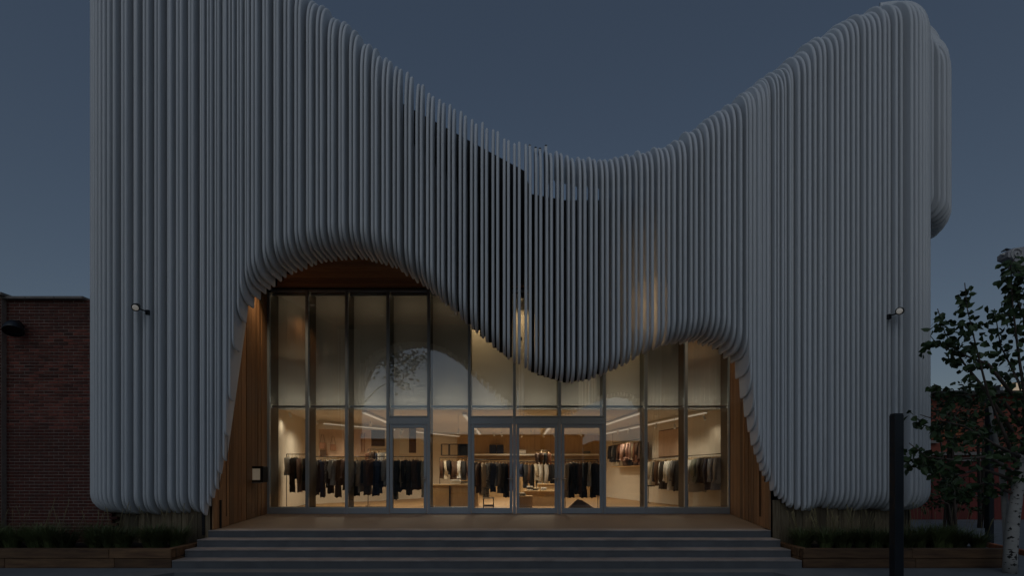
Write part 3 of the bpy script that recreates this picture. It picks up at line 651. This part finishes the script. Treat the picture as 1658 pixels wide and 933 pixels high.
# ------------------------------------------------------------------ things inside the shop
def garment_mesh(kind, r):
    """a garment on a hanger; local origin at the rail, hanging down -z, its width along x, its thickness along y"""
    mb = MB(); L = {'coat': 1.05, 'shirt': .76, 'dress': 1.12, 'trousers': .98}[kind]; W = {'coat': .25, 'shirt': .23, 'dress': .2, 'trousers': .15}[kind]; n = 18
    rows = [(.0, .06, .03), (.02, .6, .05), (.06, 1.0, .06), (.2, .93, .07), (.45, .9, .075), (.75, 1.02, .085), (.93, 1.12, .09), (1.0, 1.14, .085)]
    if kind == 'trousers': rows = [(0, .9, .03), (.1, 1, .035), (.5, 1, .04), (1, .95, .045)]
    if kind == 'dress': rows = [(.0, .12, .03), (.02, .7, .045), (.06, .95, .055), (.3, .8, .06), (.5, .95, .07), (.8, 1.25, .085), (1.0, 1.45, .09)]
    ph = r.uniform(0, 6); k = len(mb.v)
    for t, hw, ht in rows:
        for j in range(n):
            a = 2*math.pi*j/n; f_ = 1 + .22*t*math.sin(4*a + ph) + .1*t*math.sin(7*a + 2*ph)
            mb.v.append((math.cos(a)*W*hw*f_ + .02*t*math.sin(ph), math.sin(a)*ht*.62*f_, -.11 - t*L + .012*math.sin(3*a + ph)*t))
    for i in range(len(rows)-1):
        for j in range(n): j2 = (j+1) % n; mb.face((k+i*n+j, k+i*n+j2, k+(i+1)*n+j2, k+(i+1)*n+j), True)
    mb.face([k+j for j in range(n)])
    if kind in ('coat', 'shirt'):
        for s in (-1, 1):
            sl_ = L*r.uniform(.68, .8); mb.tube([(s*W*.9, 0, -.16), (s*W*1.12, r.uniform(-.02, .02), -.16 - sl_*.45), (s*W*1.12, r.uniform(-.03, .03), -.16 - sl_)], [.055, .05, .042], 8)
    me = bpy.data.meshes.new('garment'); me.from_pydata(mb.v, [], mb.f); me.polygons.foreach_set('use_smooth', [True]*len(mb.f))
    return me
hg = MB(); hg.tube([(-.19, 0, -.135), (-.1, 0, -.10), (0, 0, -.075), (.1, 0, -.10), (.19, 0, -.135)], .008, 6); hg.tube([(0, 0, -.075), (0, 0, -.03), (-.016, 0, -.006), (-.004, 0, .018), (.016, 0, .006)], .004, 5)
HM = bpy.data.meshes.new('hanger'); HM.from_pydata(hg.v, [], hg.f); HM.materials.append(M['oakpanel'])
irnd = random.Random(77)
GM = {k: [garment_mesh(k, irnd) for _ in range(3)] for k in ('coat', 'shirt', 'dress', 'trousers')}
MESHCACHE = {}
def garment(p, kind, col, yaw, label, sy=1.0, group=None, sz=1.0):
    key = (kind, irnd.randrange(3), col)
    if key not in MESHCACHE:
        me = GM[kind][key[1]].copy(); me.materials.append(CM[col]); MESHCACHE[key] = me
    o = bpy.data.objects.new('garment', MESHCACHE[key]); COL.objects.link(o); o.location = p; o.rotation_euler = (0, 0, yaw); o.scale = (1, sy, sz)
    h = bpy.data.objects.new('hanger', HM); COL.objects.link(h); h.parent = o
    return tag(o, label, 'garment', group)
def rack(p0, p1, z, label, name='clothes_rack', feet=True):
    p0, p1 = Vector(p0), Vector(p1); t = empty(name, (*((p0 + p1)/2).xy, 0), label, 'rack'); r_ = .012
    MB().tube([(p0.x, p0.y, z), (p1.x, p1.y, z)], r_, 8).build('rail', M['black'], t)
    for p in (p0, p1):
        if feet:
            MB().tube([(p.x, p.y, .012), (p.x, p.y, z + .01)], r_, 8).build('leg', M['black'], t); bxo('foot', (p.x, p.y, .014), (.03, .5, .02), M['black'], t)
        else: MB().tube([(p.x, p.y, z), (p.x, p.y, CZ)], .006, 6).build('hang_rod', M['black'], t)
    return t
def fill(p0, p1, z, cols, kinds, where, yaw0, lens=1.0, sy=1.55):
    n_ = len(cols); p0, p1 = Vector(p0), Vector(p1)
    for i, c in enumerate(cols):
        f_ = (i + .5)/n_; p = p0.lerp(p1, f_); k_ = kinds[i % len(kinds)]
        garment((p.x, p.y + irnd.uniform(-.02, .02), z), k_, c, yaw0 + irnd.uniform(-.28, .28), f'{c} garment, {ORD[i]} from the left on {where}', sy*irnd.uniform(.85, 1.2), None, lens*irnd.choice((.78, .9, .96, 1.0, 1.04, 1.1)))
H = math.pi/2
y_ = 16.15; z_ = az(740, y_)
a, b = (ax(508, y_), y_), (ax(690, y_), y_)
rack(a, b, z_, 'long black clothes rack behind the left panes')
fill(a, b, z_, ['grey', 'navy', 'blue', 'patterned', 'black', 'white', 'charcoal', 'brown', 'pink', 'black', 'olive', 'olive', 'beige', 'black', 'brown', 'rust', 'navy', 'blue', 'navy', 'light grey', 'white', 'olive', 'black', 'beige', 'black', 'charcoal', 'grey', 'brown', 'black', 'cream'], ('coat', 'dress', 'coat', 'shirt', 'coat'), 'the long left rack', H)
y_ = 16.3; a, b = (ax(464, y_), y_), (ax(500, y_), y_); z_ = az(736, y_)
rack(a, b, z_, 'short clothes rack in the leftmost pane beside the white wall'); fill(a, b, z_, ['white', 'black', 'black', 'pink', 'beige', 'black'], ('shirt', 'coat'), 'the short rack in the leftmost pane', H + .25)
y_ = 18.6; a, b = (ax(596, y_), y_), (ax(632, y_), y_); z_ = az(728, y_)
rack(a, b, z_, 'rack standing behind the long left rack, near the narrow door'); fill(a, b, z_, ['rust', 'brown', 'navy', 'white', 'light grey', 'cream'], ('shirt', 'coat'), 'the rack behind the long left rack', H)
# pin boards on the angled left wall
def board(px, py, wpx, hpx, D, m, label, cat='board', rz=R(53)):
    p = at(px, py, D); s = D/F; t = empty('display_board', tuple(p), label, cat)
    bxo('panel', tuple(p), (wpx*s/ max(.3, math.cos(rz)), .05, hpx*s), M[m], t, rz); return t, p, s
t, p, s = board(537, 718, 34, 44, 19.2, 'pinkboard', 'pinkish display board hung with bags above the long left rack', rz=R(30))
for dx, dz, m in ((-.22, .0, 'leather'), (.10, -.05, 'leather'), (-.2, -.28, 'brownboard')):
    bag = empty('shoulder_bag', (p.x + dx, p.y - .2, p.z + dz), f'{"tan" if m == "leather" else "dark brown"} bag hung on the pinkish board, {"left" if dx < -.21 else "right" if dx > 0 else "lower left"}', 'bag')
    MB().box((p.x + dx, p.y - .2 + dx*.6, p.z + dz - .12), (.22, .07, .24), R(30), .03).build('body', M[m], bag)
    MB().tube([(p.x + dx - .09, p.y - .2 + dx*.6, p.z + dz), (p.x + dx - .03, p.y - .2 + dx*.6, p.z + dz + .3), (p.x + dx + .03, p.y - .2 + dx*.6, p.z + dz + .3), (p.x + dx + .09, p.y - .2 + dx*.6, p.z + dz)], .008, 6).build('strap', M['brownboard'], bag)
t, p, s = board(580, 718, 36, 44, 20.4, 'pinkboard', 'pale display board with two belts above the long left rack', rz=R(30))
for dx in (-.25, .2): tag(MB().tube([(p.x + dx - .05, p.y - .12 + dx*.55, p.z + .4), (p.x + dx - .05, p.y - .12 + dx*.55, p.z - .35), (p.x + dx + .05, p.y - .12 + dx*.55, p.z - .35), (p.x + dx + .05, p.y - .12 + dx*.55, p.z + .4)], .02, 6).build('belt', M['leather']), f'looped tan belt hung on the pale board, {"left" if dx < 0 else "right"} one', 'belt')
board(611, 710, 22, 26, 21.2, 'brownboard', 'dark brown square panel above the left rack, by the narrow door', rz=R(20))
t, p, s = board(668, 712, 10, 44, 22.6, 'brownboard', 'dark narrow niche panel seen through the narrow door', rz=R(30))
t, p, s = board(655, 712, 14, 48, 22.9, 'paper', 'tall white panel beside the dark niche behind the narrow door', rz=R(30))
# table, shelf and shirts in the pane right of the narrow door
def table(c, d, h, label, m='oakpanel', name='display_table'):
    t = empty(name, (c[0], c[1], 0), label, 'table'); bxo('top', (c[0], c[1], h - .025), (d[0], d[1], .05), M[m], t, 0, .006)
    bxo('front_panel', (c[0], c[1] - d[1]/2 + .06, (h - .05)/2), (d[0] - .04, .03, h - .052), M[m], t)
    for sx in (-1, 1): bxo('end_panel', (c[0] + sx*(d[0]/2 - .02), c[1] + .02, (h - .05)/2), (.03, d[1] - .1, h - .054), M[m], t)
    return t
def stack(c, n_, cols, label, d=(.36, .28)):
    t = empty('folded_stack', c, label, 'clothes')
    for i in range(n_): bxo('folded_item', (c[0] + irnd.uniform(-.015, .015), c[1], c[2] + .026 + .052*i), (d[0], d[1], .05), CM[cols[i % len(cols)]], t, irnd.uniform(-.08, .08), .018)
def block(px0, px1, D, dep, ztop, label): return table(((ax(px0, D) + ax(px1, D))/2, D, 0), (ax(px1, D) - ax(px0, D), dep), ztop, label)
ct = block(700, 775, 18.4, .8, az(785, 18.0), 'oak display counter in the pane left of the triple doors')
bxo('counter_gap', (ax(728, 17.98), 18.02, .40), (.05, .03, .74), M['black'], ct)  # black strip draws the shade of a gap in the counter front
stack((ax(738, 18.3), 18.3, az(785, 18.0)), 3, ['white', 'cream'], 'stack of white folded clothes on the oak counter'); stack((ax(752, 18.4), 18.4, az(785, 18.0)), 2, ['beige', 'black'], 'low folded stack beside the white one on the oak counter')
y_ = 20.8; z_ = az(742, y_); a, b = (ax(712, y_), y_), (ax(760, y_), y_)
rack(a, b, z_, 'wall rack of shirts behind the oak counter'); fill(a, b, z_, ['brown', 'cream', 'black', 'brown', 'brown', 'white', 'black', 'brown'], ('shirt',), 'the rack behind the oak counter', H, 1.0)
fr_ = empty('wall_shelf', tuple(at(735, 730, 21.3)), 'black framed wall shelf above the shirts, left of the doors', 'shelf')
for px_, wpx, hpx in ((721, 12, 18), (735, 14, 18), (750, 14, 18)):
    c = at(px_, 729, 21.3); s = 21.3/F; mb = MB()
    for sg in (-1, 1): mb.box((c.x + sg*wpx*s/2, c.y, c.z), (.025, .25, hpx*s)); mb.box((c.x, c.y, c.z + sg*hpx*s/2), (wpx*s, .25, .025))
    if px_ == 750: mb.box((c.x, c.y + .11, c.z), (wpx*s, .02, hpx*s))
    mb.build('frame', M['black'], fr_)
# what shows through the three doors
y_ = 17.6; a, b = (ax(768, y_), y_), (ax(828, y_), y_); z_ = az(745, y_)
rack(a, b, z_, 'clothes rack with a patterned dress behind the left door leaf')
fill(a, b, z_, ['black', 'brown', 'beige', 'patterned', 'patterned', 'navy', 'light grey', 'grey', 'charcoal', 'black', 'rust'], ('dress', 'coat', 'coat'), 'the rack behind the left door leaf', H, .95)
y_ = 24.5; bx_ = empty('long_shelf', (0, y_, 1.6), 'long white shelf on the back wall behind the doors', 'shelf'); bxo('board', (1.0, 26.7, az(737, 26.7)), (7.0, .4, .08), M['paper'], bx_); bxo('board', (1.0, 26.7, az(749, 26.7)), (7.0, .4, .05), M['brownboard'], bx_)
for i, (px_, col, hpx) in enumerate(((798, 'navy', 14), (810, 'navy', 14), (846, 'white', 6), (880, 'cream', 6), (950, 'grey', 4))):
    c = at(px_, 735, 26.6); s = 26.6/F; o = bxo('storage_box', (c.x, c.y, c.z + hpx*s/2), (11*s, .3, hpx*s), CM[col], None, 0, .02); tag(o, f'{col} box on the long white shelf, {ORD[i]} from the left', 'box')
y_ = 21.5; a, b = (ax(842, y_), y_), (ax(903, y_), y_); z_ = az(748, y_)
rack(a, b, z_, 'rack of dark and white clothes behind the middle door leaf'); fill(a, b, z_, ['navy', 'black', 'brown', 'black', 'cream', 'white', 'cream', 'white', 'black', 'black', 'grey'], ('shirt', 'coat'), 'the rack behind the middle door leaf', H, .95)
y_ = 23.8; a, b = (ax(866, y_), y_), (ax(892, y_), y_); z_ = az(730, y_)
rack(a, b, z_, 'high rack of brown clothes behind the middle door', feet=False); fill(a, b, z_, ['brown', 'brown', 'black', 'rust'], ('shirt',), 'the high rack behind the middle door', H, .95)
block(848, 905, 18.8, .7, az(795, 18.5), 'low oak table with folded clothes behind the middle door leaf'); block(838, 862, 17.8, .5, az(804, 17.5), 'small low oak stand behind the joint of the doors')
block(870, 905, 20.0, .6, az(784, 19.7), 'higher oak table behind the low table at the middle door')
for i, px_ in enumerate((858, 868, 880)): stack((ax(px_, 18.75), 18.75, az(795, 18.5)), 2 + (i == 0), [('white', 'black'), ('black', 'cream'), ('light grey', 'white')][i], f'{ORD[i]} folded stack from the left on the low oak table', (.2, .25))
stack((ax(846, 17.8), 17.8, az(804, 17.5)), 2, ['grey', 'white'], 'folded stack on the small low oak stand', (.22, .22))
y_ = 17.0; a, b = (ax(915, y_), y_), (ax(968, y_), y_); z_ = az(745, y_)
rack(a, b, z_, 'clothes rack of black coats behind the right door leaf'); fill(a, b, z_, ['beige', 'black', 'olive', 'black', 'brown', 'black', 'black', 'white', 'black', 'black'], ('coat', 'coat', 'dress'), 'the rack behind the right door leaf', H, .98)
st = empty('stool', (ax(791, 17.2), 17.2, 0), 'small black-framed stool below the patterned dress', 'stool')
for sx in (-.17, .17):
    for sy in (-.14, .14): bxo('leg', (ax(791, 17.2) + sx, 17.2 + sy, .17), (.02, .02, .34), M['black'], st)
bxo('seat', (ax(791, 17.2), 17.2, .355), (.38, .32, .03), M['paper'], st); bxo('shelf', (ax(791, 17.2), 17.2, .10), (.34, .28, .06), M['brownboard'], st)
rg = MB(); c = Vector((ax(938, 16.4), 16.4, .012)); n = 5
rg.v += [tuple(c + Vector(v)) for v in ((-.42, -.3, 0), (.55, -.3, 0), (.42, .5, 0), (-.35, .5, 0), (-.05, .1, .34), (.12, .2, .3))]
for f_ in ((0, 1, 5, 4), (1, 2, 5), (2, 3, 4, 5), (3, 0, 4)): rg.face(f_)
tag(rg.build('folded_throw', CM['brown']), 'brown throw draped in a peak on the floor below the black coats', 'throw')
# right wall: upper rail, long rail, mirror
def onwall(px, off):          # a point in front of the angled right wall at a photo column
    k_ = (px - XC)/F; D = (6.92 - off + 15.3*.1966)/(k_ + .1966); return Vector((k_*D, D))
wy = math.atan2(27 - 15.3, 4.62 - 6.92)
a, b = onwall(992, .45), onwall(1042, .45); z_ = 2.62
rack(a, b, z_, 'high wall rail of black and pink clothes on the right wall', feet=False)
fill(a, b, z_, ['black', 'black', 'grey', 'black', 'brown', 'rust', 'pink', 'pink', 'brown', 'pink', 'pink', 'beige', 'rust', 'brown'], ('shirt',), 'the high rail of the right wall', wy + H, 1.0, 1.6)
ws = empty('wall_shelf', (a.x, a.y, 1.6), 'low wall shelf with bags under the high rail on the right', 'shelf'); m_ = (a + b)/2; bxo('board', (m_.x + .1, m_.y, 1.5), ((b - a).length, .35, .04), M['oakpanel'], ws, wy)
for i, col in enumerate(('cream', 'beige', 'brown', 'black', 'brown', 'pink')):
    p = a.lerp(b, (i + .5)/6); o = MB().box((p.x + .1, p.y, 1.66), (.5, .2, .28), wy, .05).build('handbag', CM[col]); tag(o, f'{col} bag, {ORD[i]} from the left on the wall shelf at right', 'bag')
a, b = onwall(1050, .5), onwall(1108, .5)
rack(a, b, 1.77, 'wall rail of pale and dark trousers in the second pane from the right'); fill(a, b, 1.77, ['black', 'black', 'cream', 'cream', 'beige', 'black', 'brown', 'white', 'white', 'black', 'black', 'white', 'white', 'black', 'grey', 'black', 'black'], ('coat', 'trousers', 'shirt'), 'the rail in the second pane from the right', wy + H, 1.0, 1.5)
a, b = onwall(1114, .5), onwall(1172, .5)
rack(a, b, 1.78, 'wall rail of dark and pale clothes in the rightmost pane'); fill(a, b, 1.78, ['black', 'navy', 'beige', 'white', 'sage', 'sage', 'grey', 'black', 'black', 'navy', 'pale blue', 'pale blue', 'light grey'], ('shirt', 'coat'), 'the rail in the rightmost pane', wy + H, 1.0, 1.5)
p = onwall(1084, .06); mr_ = empty('wall_mirror', (p.x, p.y, 2.3), 'square bronze mirror on the right wall above the pale trousers', 'mirror'); bxo('glass', (p.x, p.y, 2.35), (1.7, .03, 1.0), M['pinkboard'], mr_, wy); bxo('frame', (p.x + .02, p.y, 2.35), (1.78, .02, 1.08), M['brownboard'], mr_, wy)
p, q = onwall(982, .02), onwall(1180, .02); bb = MB().box(((p.x + q.x)/2, (p.y + q.y)/2, .06), ((q - p).length, .03, .11), wy).build('baseboard', M['oakpanel'], shop)
# track spots under the ceiling
for i, (px_, py_, D) in enumerate(((1000, 700, 22), (1018, 698, 20.5), (1062, 690, 18.4), (1092, 691, 17.2), (1140, 677, 16.5), (512, 684, 17.6), (470, 672, 16.4), (600, 688, 19), (700, 700, 20), (742, 700, 18), (812, 704, 21), (898, 706, 18), (880, 706, 24), (560, 700, 17), (650, 700, 17.2), (845, 706, 25), (800, 704, 24), (940, 704, 23), (860, 700, 19), (770, 700, 19.5))):
    p = at(px_, py_, D); p.z = min(p.z, CZ - .14); t = empty('track_spot', tuple(p), f'{ORD[i]} ceiling spot lamp of the shop, counted with those at right first', 'lamp', 'ceiling spot lamps')
    MB().lathe([(.035, .09), (.04, .08), (.04, -.08)], p, 12, rx=R(30), rz=i).build('body', M['paper'], t); MB().lathe([(.034, -.083), (.02, -.085)], p, 10, rx=R(30), rz=i).build('lens', M['lamp'], t)
    MB().tube([tuple(p + Vector((0, 0, .06))), (p.x, p.y, CZ)], .008, 6).build('stem', M['paper'], t)
    L = bpy.data.lights.new('spot_lamp', 'SPOT'); L.energy = 12 if i in (4, 6) else 40 if i < 4 else 130 if i > 14 or i in (10, 12) else 72; L.color = (1, .84, .62); L.spot_size = R(165); L.spot_blend = 1; L.shadow_soft_size = .05
    lo = bpy.data.objects.new('spot_lamp', L); COL.objects.link(lo); lo.location = p + Vector((0, -.02, -.12))
